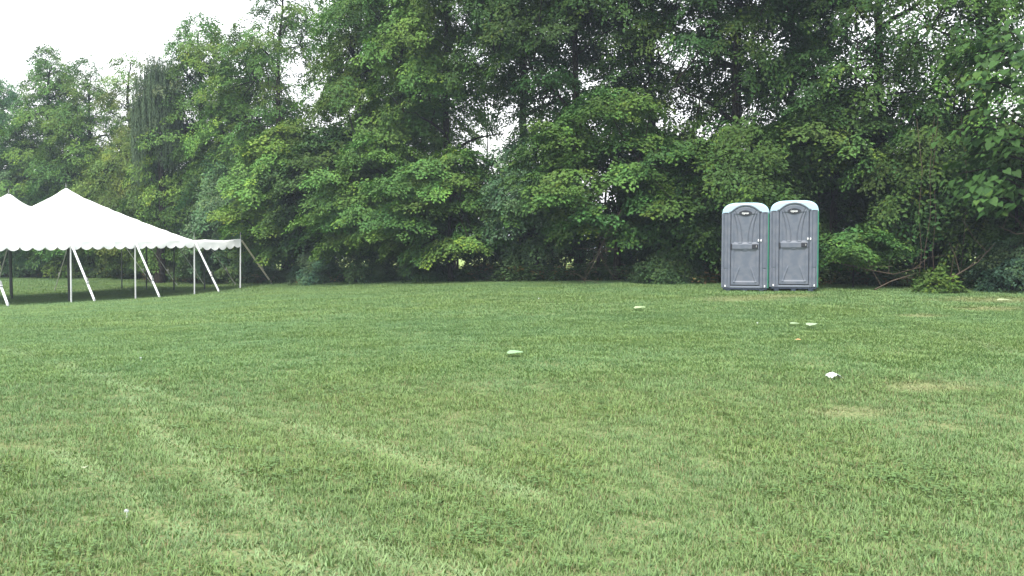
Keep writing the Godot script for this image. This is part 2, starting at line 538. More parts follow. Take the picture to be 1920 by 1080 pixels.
# ---------------------------------------------------------------- ready
func _ready() -> void:
	# camera
	var cam := Camera3D.new()
	cam.name = "camera"
	cam.fov = 38.03
	cam.near = 0.05
	cam.far = 3000.0
	cam.position = Vector3(0, 1.6, 0)
	cam.rotation_degrees = Vector3(-2.56, 0, 0)
	add_child(cam)
	# sky and exposure
	var sky_mat := ProceduralSkyMaterial.new()
	sky_mat.sky_top_color = Color(0.94, 0.97, 1.0)
	sky_mat.sky_horizon_color = Color(0.80, 0.785, 0.76)
	sky_mat.sky_curve = 0.2
	sky_mat.ground_horizon_color = Color(0.45, 0.5, 0.4)
	sky_mat.ground_bottom_color = Color(0.3, 0.36, 0.25)
	sky_mat.sun_angle_max = 1.0
	var sky := Sky.new()
	sky.sky_material = sky_mat
	var env := Environment.new()
	env.background_mode = Environment.BG_SKY
	env.sky = sky
	env.background_energy_multiplier = 1.02
	env.tonemap_mode = Environment.TONE_MAPPER_LINEAR
	env.tonemap_exposure = 2.95
	env.sdfgi_enabled = true
	env.ssao_enabled = true
	env.ssil_enabled = true
	env.fog_enabled = true
	env.fog_density = 0.0008
	env.fog_light_color = Color(0.86, 0.92, 1.0)
	var we := WorldEnvironment.new()
	we.name = "world_environment"
	we.environment = env
	add_child(we)
	var sun := DirectionalLight3D.new()
	sun.name = "sun"
	sun.light_energy = 0.75
	sun.light_color = Color(1.0, 0.97, 0.92)
	sun.light_angular_distance = 18.0
	sun.shadow_enabled = true
	sun.rotation_degrees = Vector3(-58, -30, 0)
	add_child(sun)

	materials()
	survey_solve()
	foliage_meshes()
	land()
	tent()
	toilets()
	trees()
	shrubs()
	undergrowth()
	fallen_wood()
	lawn_grass()
	litter()

func noise_tex(freq: float, sd: int, ramp: Array, size := 512, octaves := 4) -> NoiseTexture2D:
	var n := FastNoiseLite.new()
	n.seed = sd; n.frequency = freq; n.fractal_octaves = octaves
	var t := NoiseTexture2D.new()
	t.width = size; t.height = size; t.seamless = true; t.noise = n
	if ramp:
		var g := Gradient.new()
		var off := PackedFloat32Array()
		var cols := PackedColorArray()
		for r in ramp: off.append(r[0]); cols.append(r[1].linear_to_srgb())
		g.offsets = off; g.colors = cols
		t.color_ramp = g
	return t

func materials() -> void:
	var leaf := mat(Color(1, 1, 1), 0.6, 0.22)
	leaf.vertex_color_use_as_albedo = true
	leaf.backlight_enabled = true
	leaf.backlight = Color(0.42, 0.5, 0.2)
	M.leaf = leaf
	var lg: StandardMaterial3D = leaf.duplicate()
	lg.roughness = 0.46
	lg.metallic_specular = 0.38
	M.leaf_glossy = lg
	var grass: StandardMaterial3D = leaf.duplicate()
	grass.roughness = 0.55
	grass.backlight = Color(0.54, 0.6, 0.36)
	M.grass = grass
	var bark := mat(Color.WHITE, 0.95, 0.2)
	bark.albedo_texture = noise_tex(0.03, 4, [[0.25, Color(0.014, 0.012, 0.01)], [0.55, Color(0.034, 0.029, 0.024)], [0.8, Color(0.06, 0.052, 0.043)]])
	bark.uv1_scale = Vector3(1, 0.35, 1)
	bark.heightmap_enabled = true
	bark.heightmap_texture = noise_tex(0.05, 6, [])
	bark.heightmap_scale = 3.0
	M.bark = bark
	var dead := mat(Color(0.075, 0.06, 0.046), 0.95, 0.2)
	M.deadwood = dead
	var soil := mat(Color.WHITE, 1.0, 0.1)
	soil.albedo_texture = noise_tex(0.06, 14, [[0.2, Color(0.07, 0.09, 0.04)], [0.5, Color(0.12, 0.155, 0.065)], [0.8, Color(0.17, 0.165, 0.09)]])
	soil.uv1_scale = Vector3(0.6, 0.6, 0.6)
	M.soil = soil
	var field := mat(Color.WHITE, 1.0, 0.1)
	field.albedo_texture = noise_tex(0.05, 17, [[0.2, Color(0.13, 0.19, 0.055)], [0.5, Color(0.19, 0.25, 0.08)], [0.8, Color(0.24, 0.28, 0.11)]])
	field.uv1_scale = Vector3(0.3, 0.3, 0.3)
	M.field = field
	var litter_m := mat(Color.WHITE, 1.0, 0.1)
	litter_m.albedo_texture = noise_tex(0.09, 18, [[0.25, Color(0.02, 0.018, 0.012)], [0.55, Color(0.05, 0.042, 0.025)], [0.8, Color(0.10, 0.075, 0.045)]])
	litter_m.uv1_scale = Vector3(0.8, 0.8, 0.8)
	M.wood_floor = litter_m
	var cloth := mat(Color(0.8, 0.81, 0.82), 0.6, 0.4)
	cloth.backlight_enabled = true
	cloth.backlight = Color(0.02, 0.02, 0.02)
	M.canvas = cloth
	M.white_pole = mat(Color(0.62, 0.64, 0.66), 0.35, 0.5)
	M.dark_pole = mat(Color(0.035, 0.045, 0.04), 0.5, 0.5)
	M.web = mat(Color(0.62, 0.65, 0.68), 0.7, 0.3)
	M.web_grey = mat(Color(0.55, 0.56, 0.54), 0.8, 0.3)
	M.web_tan = mat(Color(0.62, 0.57, 0.46), 0.8, 0.3)
	var steel := mat(Color(0.4, 0.4, 0.4), 0.45, 0.5)
	steel.metallic = 0.8
	M.steel = steel
	var plastic := mat(Color.WHITE, 0.5, 0.4)
	plastic.albedo_texture = noise_tex(0.014, 25, [[0.25, Color(0.09, 0.107, 0.14)], [0.5, Color(0.101, 0.117, 0.15)], [0.72, Color(0.115, 0.128, 0.159)]], 256, 6)
	plastic.uv1_triplanar = true
	plastic.uv1_scale = Vector3(0.9, 0.9, 0.9)
	M.plastic = plastic
	M.plastic_edge = mat(Color(0.13, 0.15, 0.19), 0.45, 0.45)
	M.green = mat(Color(0.03, 0.17, 0.11), 0.45, 0.45)
	var roof := mat(Color(0.34, 0.52, 0.6), 0.35, 0.5)
	M.roof = roof
	M.black = mat(Color(0.012, 0.014, 0.022), 0.5, 0.5)
	M.skid = mat(Color(0.02, 0.03, 0.05), 0.7, 0.4)
	M.white = mat(Color(0.8, 0.82, 0.85), 0.4, 0.5)
	M.paper = mat(Color(0.6, 0.64, 0.62), 0.8, 0.2)

func foliage_meshes() -> void:
	sprays.broad = [make_spray(30, 0.62, 0.13, 0.085, 0.26, 101), make_spray(28, 0.55, 0.14, 0.09, 0.3, 102), make_spray(32, 0.7, 0.12, 0.08, 0.24, 103)]
	sprays.fine = [make_spray(30, 0.6, 0.11, 0.07, 0.3, 111), make_spray(28, 0.66, 0.115, 0.075, 0.28, 112)]
	sprays.maple = [make_spray(26, 0.6, 0.15, 0.12, 0.28, 121), make_spray(28, 0.55, 0.14, 0.11, 0.3, 122), make_spray(24, 0.66, 0.16, 0.12, 0.25, 123)]
	sprays.strand = [make_strand(131)]

func sheet(xs: Array, ds: Array, up: float, keep: Callable) -> Geo:
	var g := Geo.new()
	for d in ds:
		for x in xs: g.add(Vector3(x, ground(x, d) + up, -d), Vector2(x, d))
	var w := xs.size()
	for j in ds.size() - 1:
		for i in w - 1:
			if keep.call((xs[i] + xs[i + 1]) * 0.5, (ds[j] + ds[j + 1]) * 0.5):
				g.quad(j * w + i, (j + 1) * w + i, (j + 1) * w + i + 1, j * w + i + 1)
	return g

func steps(coarse_a: Array, a: int, b: int, coarse_b: Array) -> Array:
	var r := coarse_a.duplicate()
	for i in range(a, b + 1): r.append(float(i))
	return r + coarse_b

func land() -> void:
	var xs := steps([-1600.0, -900.0, -400.0, -200.0, -110.0], X0, X1, [80.0, 150.0, 300.0, 700.0, 1600.0])
	var ds := steps([-400.0, -150.0, -50.0], D0, D1, [130.0, 200.0, 350.0, 700.0, 1600.0])
	struct_obj("lawn", sheet(xs, ds, 0.0, func(_x, _d): return true), M.soil, "green mown lawn that rises gently towards the wood")
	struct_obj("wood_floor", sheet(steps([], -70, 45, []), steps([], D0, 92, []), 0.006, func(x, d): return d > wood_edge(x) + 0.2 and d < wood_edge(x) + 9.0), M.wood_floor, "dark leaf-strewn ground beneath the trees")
	struct_obj("field", sheet(steps([-1500.0, -700.0, -300.0, -120.0], X0, X1, [90.0, 200.0, 500.0, 1500.0]), steps([], D0, D1, [130.0, 200.0, 350.0, 700.0, 1500.0]), 0.012, func(x, d): return d > wood_edge(x) + 9.0), M.field, "bright yellow green field glimpsed behind the wood")
	# far woodland beyond the field, one mass
	var sw := Swarm.new()
	rng.seed = 66
	for i in 5200:
		var x := rf(-260, 260)
		var d := 190.0 + rf(-12, 12) + absf(x) * -0.1
		var hgt := 12.0 + 3.0 * sin(x * 0.05) + 3.0 * sin(x * 0.17 + 1.0)
		var s := rf(4.0, 7.0)
		var k := rf(0.7, 1.2)
		var b := Basis(Vector3(rf(-1, 1), rf(-1, 1), rf(-1, 1)).normalized(), rf(0, TAU)).scaled(Vector3(s, s, s))
		sw.put(Transform3D(b, Vector3(x, rf(0.0, 1.0) * hgt, -d)), Color(0.07 * k, 0.11 * k, 0.045 * k))
	var n: MultiMeshInstance3D = sw.node("woodland", sprays.broad[1], M.leaf)
	add_child(n)
	n.set_meta("label", "far green woodland across the field behind the trees")

# ---------------------------------------------------------------- the tent
func tent() -> void:
	var root := thing("pole_tent", "white pole tent with two peaks and scalloped edges at the left", "tent", spot(-17.4, 33.0))
	var o := root.position
	var C := Vector2(-14.16, 37.3)                 # corner of the roof (x, distance)
	var u := Vector2(0.6, 0.8)
	var v := Vector2(-0.8, 0.6)
	var W := 8.6
	var L := 10.7
	var B1 := 2.6
	var B2 := 8.1
	var at := func(a: float, b: float, y: float) -> Vector3:   # a back along the near side from the corner, b into the depth of the tent, y world height
		var p := C - u * a + v * b
		return Vector3(p.x, y, -p.y) - o
	var eave := func(a: float, b: float) -> float: return 2.05 - 0.018 * a - 0.004 * b
	var top := func(a: float, b: float) -> float:
		var e: float = eave.call(a, b)
		var across: float = absf(a - W / 2) / (W / 2)
		var end := 0.0
		if b < B1: end = (B1 - b) / B1
		elif b > B2: end = (b - B2) / (L - B2)
		var m := maxf(across, end)
		var ridge := 4.17
		if b > B1 and b < B2: ridge -= 0.62 * pow(sin(PI * (b - B1) / (B2 - B1)), 0.75)
		var blend := 1.0 - m
		# a gentle scoop, and the peaks drawn up to a point
		var y := e + (ridge - e) * (blend - 0.025 * sin(PI * blend))
		var near_peak := minf(Vector2(a - W / 2, b - B1).length(), Vector2(a - W / 2, b - B2).length())
		return y + 0.10 * maxf(0.0, 1.0 - near_peak / 0.5) + 0.004 * sin(a * 7.0) * sin(b * 6.0)
	var g := Geo.new()
	var na := 44
	var nb := 54
	for j in nb + 1:
		for i in na + 1:
			var a := W * i / na
			var b := L * j / nb
			g.add(at.call(a, b, top.call(a, b)), Vector2(a, b))
	for j in nb:
		for i in na:
			var k := j * (na + 1) + i
			g.quad(k, k + 1, k + na + 2, k + na + 1)
	obj("roof", g, M.canvas, root)
	# side awning between the roof's edge and the outer corner
	var wing := Geo.new()
	var ww := 2.4
	var wing_y := func(t: float, b: float) -> float: return 2.05 + 0.10 * t - 0.10 * sin(PI * t) * maxf(0.0, 1.0 - b * 0.3) - 0.004 * b - 0.05 * absf(sin(PI * b / 2.9)) * t
	for j in 41:
		for i in 13:
			wing.add(at.call(-ww * i / 12.0, L * j / 40.0, wing_y.call(i / 12.0, L * j / 40.0) - 0.004), Vector2(i, j))
	for j in 40:
		for i in 12:
			var k := j * 13 + i
			wing.quad(k, k + 13, k + 14, k + 1)
	obj("awning", wing, M.canvas, root)
	# scalloped valances: from a point, along a line, with a height each
	var valance := func(from: Callable, length: float, drop: float, period: float) -> void:
		var vg := Geo.new()
		var n := int(length / 0.04)
		for i in n + 1:
			var s := length * i / n
			var p: Vector3 = from.call(s)
			var lobe := absf(sin(PI * s / period))
			var low := drop - 0.04 + 0.15 * pow(lobe, 0.6)
			var sway := 0.012 * sin(s * 5.0)
			var outw := Vector3(0.02, 0, 0.02)
			vg.add(p, Vector2(s, 0)); vg.add(p + outw * 0.5 + Vector3(sway, -low * 0.5, sway), Vector2(s, 0.5)); vg.add(p + outw + Vector3(0, -low, 0), Vector2(s, 1))
		for i in n:
			for k in 2:
				vg.quad(i * 3 + k, i * 3 + 3 + k, i * 3 + 4 + k, i * 3 + 1 + k)
		obj("valance", vg, M.canvas, root)
	valance.call(func(s): return at.call(s, 0.0, top.call(s, 0.0)), W, 0.22, 0.455)
	valance.call(func(s): return at.call(-s, 0.0, wing_y.call(s / ww, 0.0)), ww, 0.27, 0.41)
	valance.call(func(s): return at.call(-ww, s, wing_y.call(1.0, s)), L, 0.25, 0.455)
	valance.call(func(s): return at.call(W, s, top.call(W, s)), L, 0.22, 0.455)
	valance.call(func(s): return at.call(s - ww, L, top.call(s - ww, L) if s > ww else wing_y.call(1.0 - s / ww, L)), W + ww, 0.22, 0.455)
	# poles, spikes, guy straps with ratchets and stakes
	var foot := func(q: Vector2) -> Vector3: return spot(q.x, q.y) - o
	var pole := func(a: float, b: float, y: float, m: Material, rad: float, outer: Vector2, reach: float, web: Material, width: float) -> void:
		var head: Vector3 = at.call(a, b, y)
		var q := C - u * a + v * b
		var base: Vector3 = foot.call(q + outer * -0.05)
		var pg := Geo.new()
		pg.tube([base - Vector3(0, 0.1, 0), base.lerp(head, 0.5), head - Vector3(0, 0.01, 0)], [rad, rad, rad], 10)
		obj("pole", pg, m, root)
		var sg := Geo.new()
		sg.tube([head - Vector3(0, 0.005, 0), head + Vector3(0, 0.15 if rad < 0.04 else 0.08, 0), head + Vector3(0, 0.34 if rad < 0.04 else 0.16, 0)], [0.014, 0.012, 0.006], 6)
		if m == M.white_pole or rad > 0.04: obj("spike", sg, M.steel, root)
		if reach <= 0.0: return
		var e: Vector3 = foot.call(q + outer * reach) + Vector3(0, 0.08, 0)
		var hk := head + Vector3(outer.x, 0, -outer.y) * 0.04 - Vector3(0, 0.05, 0)
		var along := (e - hk)
		var bz := along.normalized()
		var bx := Vector3(-outer.y, 0, -outer.x).normalized()
		var by := bz.cross(bx).normalized()
		bx = by.cross(bz)
		var wg := Geo.new()
		wg.box((hk + e) * 0.5, Vector3(width, 0.008, along.length()), 0.0, Basis(bx, by, bz))
		var strap := obj("guy_strap", wg, web, root)
		var rg := Geo.new()
		rg.box(hk + along * 0.68 + by * 0.03, Vector3(width * 1.2, 0.05, 0.16), 0.012, Basis(bx, by, bz))
		rg.box(hk + along * 0.66 + by * 0.08, Vector3(width * 0.8, 0.02, 0.12), 0.006, Basis(bx, by.rotated(bx, 0.4), bz.rotated(bx, 0.4)))
		obj("ratchet", rg, M.steel, strap)
		var kg := Geo.new()
		kg.tube([e - Vector3(0, 0.25, 0), e + Vector3(0, 0.06, 0), e + Vector3(0, 0.09, 0)], [0.014, 0.014, 0.022], 7)
		obj("stake", kg, M.steel, root)
	for a in [W - 0.14, 5.4, 2.75]: pole.call(a, 0.0, eave.call(a, 0.0), M.white_pole, 0.032, -v, 1.8, M.web, 0.085)
	pole.call(0.0, 0.0, 2.06, M.white_pole, 0.032, -v, 1.8, M.web, 0.085)
	pole.call(-ww, 0.0, 2.15, M.white_pole, 0.032, u, 1.7, M.web_tan, 0.15)
	for b in [2.9, 5.6, 8.2, L]: pole.call(-ww, b, wing_y.call(1.0, b), M.dark_pole, 0.035, u, 1.7, M.web_grey, 0.07)
	for a in [0.4, 3.3, 6.0, W]: pole.call(a, L, eave.call(a, L), M.dark_pole, 0.035, v, 1.7, M.web_grey, 0.05)
	for b in [2.7, 5.4, 8.1]: pole.call(W, b, eave.call(W, b), M.dark_pole, 0.03, -u, 1.7, M.web_grey, 0.06)
	for b in [B1, B2]: pole.call(W / 2, b, top.call(W / 2, b), M.dark_pole, 0.045, v, 0.0, M.web, 0.0)

# ---------------------------------------------------------------- portable toilets
func door_relief(x: float, y: float) -> float:     # x from the door's middle, y above its foot, metres
	var z := 0.0
	var ridge := func(t: float, w: float) -> float: return exp(-t * t / (w * w))
	var inset := func(t: float, lo: float, hi: float) -> float: return smoothstep(lo, lo + 0.012, t) * (1.0 - smoothstep(hi - 0.012, hi, t))
	# handle band
	z += 0.013 * inset.call(y, 0.93, 1.08) * inset.call(x, -0.35, 0.35)
	z -= 0.012 * ridge.call(y - 0.905, 0.008) * (inset.call(x, -0.3, -0.05) + inset.call(x, 0.04, 0.3))
	# lower recessed panel with two splayed ribs
	z -= 0.016 * inset.call(y, 0.09, 0.9) * inset.call(x, -0.29, 0.29)
	if y < 0.5 and y > 0.09:
		var k := (0.5 - y) / 0.41
		z += 0.02 * ridge.call(absf(x) - (0.13 + 0.14 * k), 0.012) * smoothstep(0.5, 0.4, y)
	z += 0.006 * ridge.call(y - 0.10, 0.02) * inset.call(x, -0.3, 0.3)
	# upper panel: paired curved grooves like an hourglass
	z -= 0.014 * inset.call(y, 1.1, 1.84) * inset.call(x, -0.3, 0.3)
	if y > 1.09 and y < 1.92:
		var k2 := (y - 1.09) / 0.83
		z -= 0.026 * ridge.call(absf(x) - (0.075 + 0.2 * k2 * k2), 0.009)
		z -= 0.024 * ridge.call(absf(x) - (0.185 + 0.13 * k2 * k2), 0.008) * (1.0 - smoothstep(0.75, 0.9, k2))
		z += 0.012 * inset.call(absf(x), 0.075 + 0.2 * k2 * k2, 0.185 + 0.13 * k2 * k2)
	return z

func toilets() -> void:
	var root := thing("portable_toilet", "left one of the two grey portable toilets, beside the bushes", "portable toilet", spot(6.09, 21.86, -0.01), deg_to_rad(-18.2), "two grey portable toilets")
	root.scale = Vector3(1, 1.015, 1)
	var w := 0.575          # half width
	var dep := 1.16
	var arch := func(x: float) -> float: return 2.205 - 0.17 * pow(absf(x) / 0.368, 2.1)
	# skid base
	var g := Geo.new()
	for s in [-0.42, 0.0, 0.42]: g.box(Vector3(s, 0.03, -dep / 2), Vector3(0.12, 0.06, dep), 0.008)
	g.box(Vector3(0, 0.075, -dep / 2), Vector3(2 * w - 0.03, 0.035, dep), 0.008)
	obj("base", g, M.skid, root)
	# walls
	for s in [-1.0, 1.0]:
		g = Geo.new()
		g.box(Vector3(s * (w - 0.02), 1.07, -dep / 2 - 0.02), Vector3(0.04, 1.95, dep - 0.06), 0.012)
		for k in 3: g.box(Vector3(s * (w + 0.004), 1.05, -0.26 - 0.32 * k), Vector3(0.02, 1.6, 0.16), 0.008)
		obj("side_wall", g, M.green, root)
	g = Geo.new()
	g.box(Vector3(0, 1.07, -dep + 0.02), Vector3(2 * w - 0.09, 1.95, 0.03), 0.01)
	obj("back_wall", g, M.green, root)
	# front frame: columns with a recessed channel, sill and arched header
	for s in [-1.0, 1.0]:
		g = Geo.new()
		g.box(Vector3(s * 0.551, 1.075, -0.02), Vector3(0.035, 1.95, 0.05), 0.010)
		g.box(Vector3(s * 0.408, 1.075, -0.02), Vector3(0.075, 1.95, 0.05), 0.010)
		g.box(Vector3(s * 0.489, 1.32, -0.03), Vector3(0.089, 1.42, 0.03), 0.006)
		g.box(Vector3(s * 0.489, 0.35, -0.0245), Vector3(0.089, 0.5, 0.036), 0.010)
		g.box(Vector3(s * 0.489, 2.04, -0.0225), Vector3(0.089, 0.03, 0.04), 0.008)
		var col := obj("door_post", g, M.plastic, root)
		g = Geo.new()
		g.box(Vector3(s * 0.5, 0.15, 0.002), Vector3(0.03, 0.05, 0.02), 0.006)
		obj("cap", g, M.white, col)
	g = Geo.new()
	g.box(Vector3(0, 0.128, -0.02), Vector3(0.78, 0.055, 0.045), 0.01)
	obj("sill", g, M.plastic_edge, root)
	g = Geo.new()
	var ns := 28
	for i in ns + 1:
		var x := -0.41 + 0.82 * i / ns
		var lo: float = arch.call(clampf(x, -0.368, 0.368)) + 0.006
		var hi: float = lo + 0.045
		for q in [Vector3(x, lo, -0.02), Vector3(x, lo, 0.016), Vector3(x, lo + 0.01, 0.024), Vector3(x, hi - 0.01, 0.024), Vector3(x, hi, 0.012), Vector3(x, hi, -0.05)]: g.add(q)
	for i in ns:
		for k in 5: g.quad(i * 6 + k, i * 6 + k + 1, i * 6 + 7 + k, i * 6 + 6 + k)
	obj("door_arch", g, M.plastic_edge, root)
	# door
	g = Geo.new()
	var nx := 56
	var ny := 150
	for j in ny + 1:
		for i in nx + 1:
			var x := -0.364 + 0.728 * i / nx
			var y: float = lerpf(0.165, arch.call(x) - 0.008, float(j) / ny)
			var edge := 0.0
			if i == 0 or i == nx or j == 0 or j == ny: edge = -0.03
			g.add(Vector3(x, y, 0.006 + edge + (door_relief(x, y - 0.165) if edge == 0.0 else 0.0)), Vector2(x, y))
	for j in ny:
		for i in nx:
			var k := j * (nx + 1) + i
			g.quad(k, k + nx + 1, k + nx + 2, k + 1)
	var door := obj("door", g, M.plastic, root)
	# gap shadow line is real: a dark liner set back behind the door's edge
	g = Geo.new()
	g.box(Vector3(0, 1.1, -0.06), Vector3(0.81, 1.9, 0.02), 0.0)
	obj("door_liner", g, M.black, root)
	g = Geo.new()
	g.box(Vector3(0.25, 1.175, 0.023), Vector3(0.15, 0.115, 0.02), 0.008)
	var latch := obj("latch", g, M.black, door)
	g = Geo.new()
	g.box(Vector3(0.285, 1.172, 0.039), Vector3(0.022, 0.05, 0.018), 0.006)
	latch.set_meta("label", "dark latch plate")
	obj("latch_lever", g, M.steel, door)
	for yy in [1.165]:
		g = Geo.new()
		g.box(Vector3(-0.345, yy, 0.02), Vector3(0.035, 0.15, 0.022), 0.006)
		obj("hinge", g, M.black, door)
	for xx in [0.335, 0.4]:
		g = Geo.new()
		g.box(Vector3(xx, 1.325, 0.024), Vector3(0.028, 0.055, 0.03), 0.008)
		obj("hasp", g, M.white, door)
	# oval name plate with white script
	g = Geo.new()
	var mid := g.add(Vector3(0, 2.03, 0.012))
	var rim := []
	for i in 33:
		var a := TAU * i / 32
		rim.append(g.add(Vector3(cos(a) * 0.165, 2.03 + sin(a) * 0.074 * (1.0 - 0.25 * absf(cos(a))), 0.012)))
	for i in 32: g.tri(mid, rim[i + 1], rim[i])
	for i in 33:
		var p: Vector3 = g.v[rim[i]]
		g.add(p); g.add(Vector3(p.x, p.y, -0.002))
	for i in 32:
		var k := mid + 34 + i * 2
		g.quad(k, k + 2, k + 3, k + 1)
	var plate := obj("name_plate", g, M.black, door)
	var tm := TextMesh.new()
	var f := SystemFont.new()
	f.font_names = PackedStringArray(["Droid Serif"])
	f.font_italic = true
	f.font_weight = 700
	tm.font = f
	tm.text = "Gypsum"
	tm.font_size = 64
	tm.pixel_size = 0.00108
	tm.depth = 0.006
	var t := obj("lettering", tm, M.white, plate)
	t.position = Vector3(-0.004, 2.028, 0.0155)
	t.scale = Vector3(0.6, 0.95, 1.0)
	# roof: white dome with a rounded profile
	g = Geo.new()
	var np := 40
	var slices := [[-0.032, 0.94, 0.0], [-0.04, 0.97, 0.02], [-0.055, 0.99, 0.035], [-0.09, 1.0, 0.045], [-0.3, 1.0, 0.055], [-dep / 2, 1.0, 0.06], [-dep + 0.3, 1.0, 0.055], [-dep + 0.06, 1.0, 0.035], [-dep - 0.01, 0.97, 0.0]]
	for sl in slices:
		for i in np + 1:
			var a := PI * i / np
			var cx := -signf(cos(a)) * pow(absf(cos(a)), 0.42) * (w + 0.012 - 0.055 * pow(sin(a), 1.3))
			var cy: float = 2.04 + pow(sin(a), 0.75) * (0.205 + sl[2] + 0.01 * cos(cx * 2.0))
			g.add(Vector3(cx * (0.985 + 0.015 * sl[1]), 2.04 + (cy - 2.04) * sl[1], sl[0]), Vector2(i, 0))
	for j in slices.size() - 1:
		for i in np:
			var k := j * (np + 1) + i
			g.quad(k, k + 1, k + np + 2, k + np + 1)
	for e in [0, slices.size() - 1]:                # closing faces
		var c := g.add(Vector3(0, 2.06, slices[e][0]))
		for i in np:
			var k: int = e * (np + 1) + i
			var p := g.add(g.v[k])
			var q := g.add(g.v[k + 1])
			if e == 0: g.tri(c, p, q)
			else: g.tri(c, q, p)
	var dome := obj("roof", g, M.roof, root)
	g = Geo.new()
	g.box(Vector3(0, 2.028, -dep / 2 - 0.025), Vector3(2 * w + 0.036, 0.04, dep - 0.03), 0.012)
	obj("eave_rim", g, M.roof, dome)
	g = Geo.new()
	g.box(Vector3(0.02, 2.305, -0.35), Vector3(0.1, 0.035, 0.2), 0.01)
	obj("roof_vent", g, M.black, dome)
	# coloured corner strips at both front edges
	for s in [-1.0, 1.0]:
		g = Geo.new()
		g.box(Vector3(s * (w + 0.006), 1.06, -0.012), Vector3(0.03, 1.92, 0.05), 0.01)
		obj("corner_trim", g, M.green if s > 0 else M.plastic_edge, root)
	var second: Node3D = root.duplicate()
	second.name = numbered("portable_toilet")
	add_child(second)
	second.position = spot(7.24, 21.47, 0.02)
	second.rotation.y = deg_to_rad(-18.6)
	second.rotation.z = deg_to_rad(0.25)
	describe(second, "right one of the two grey portable toilets, under the dark trunks", "portable toilet", "two grey portable toilets")

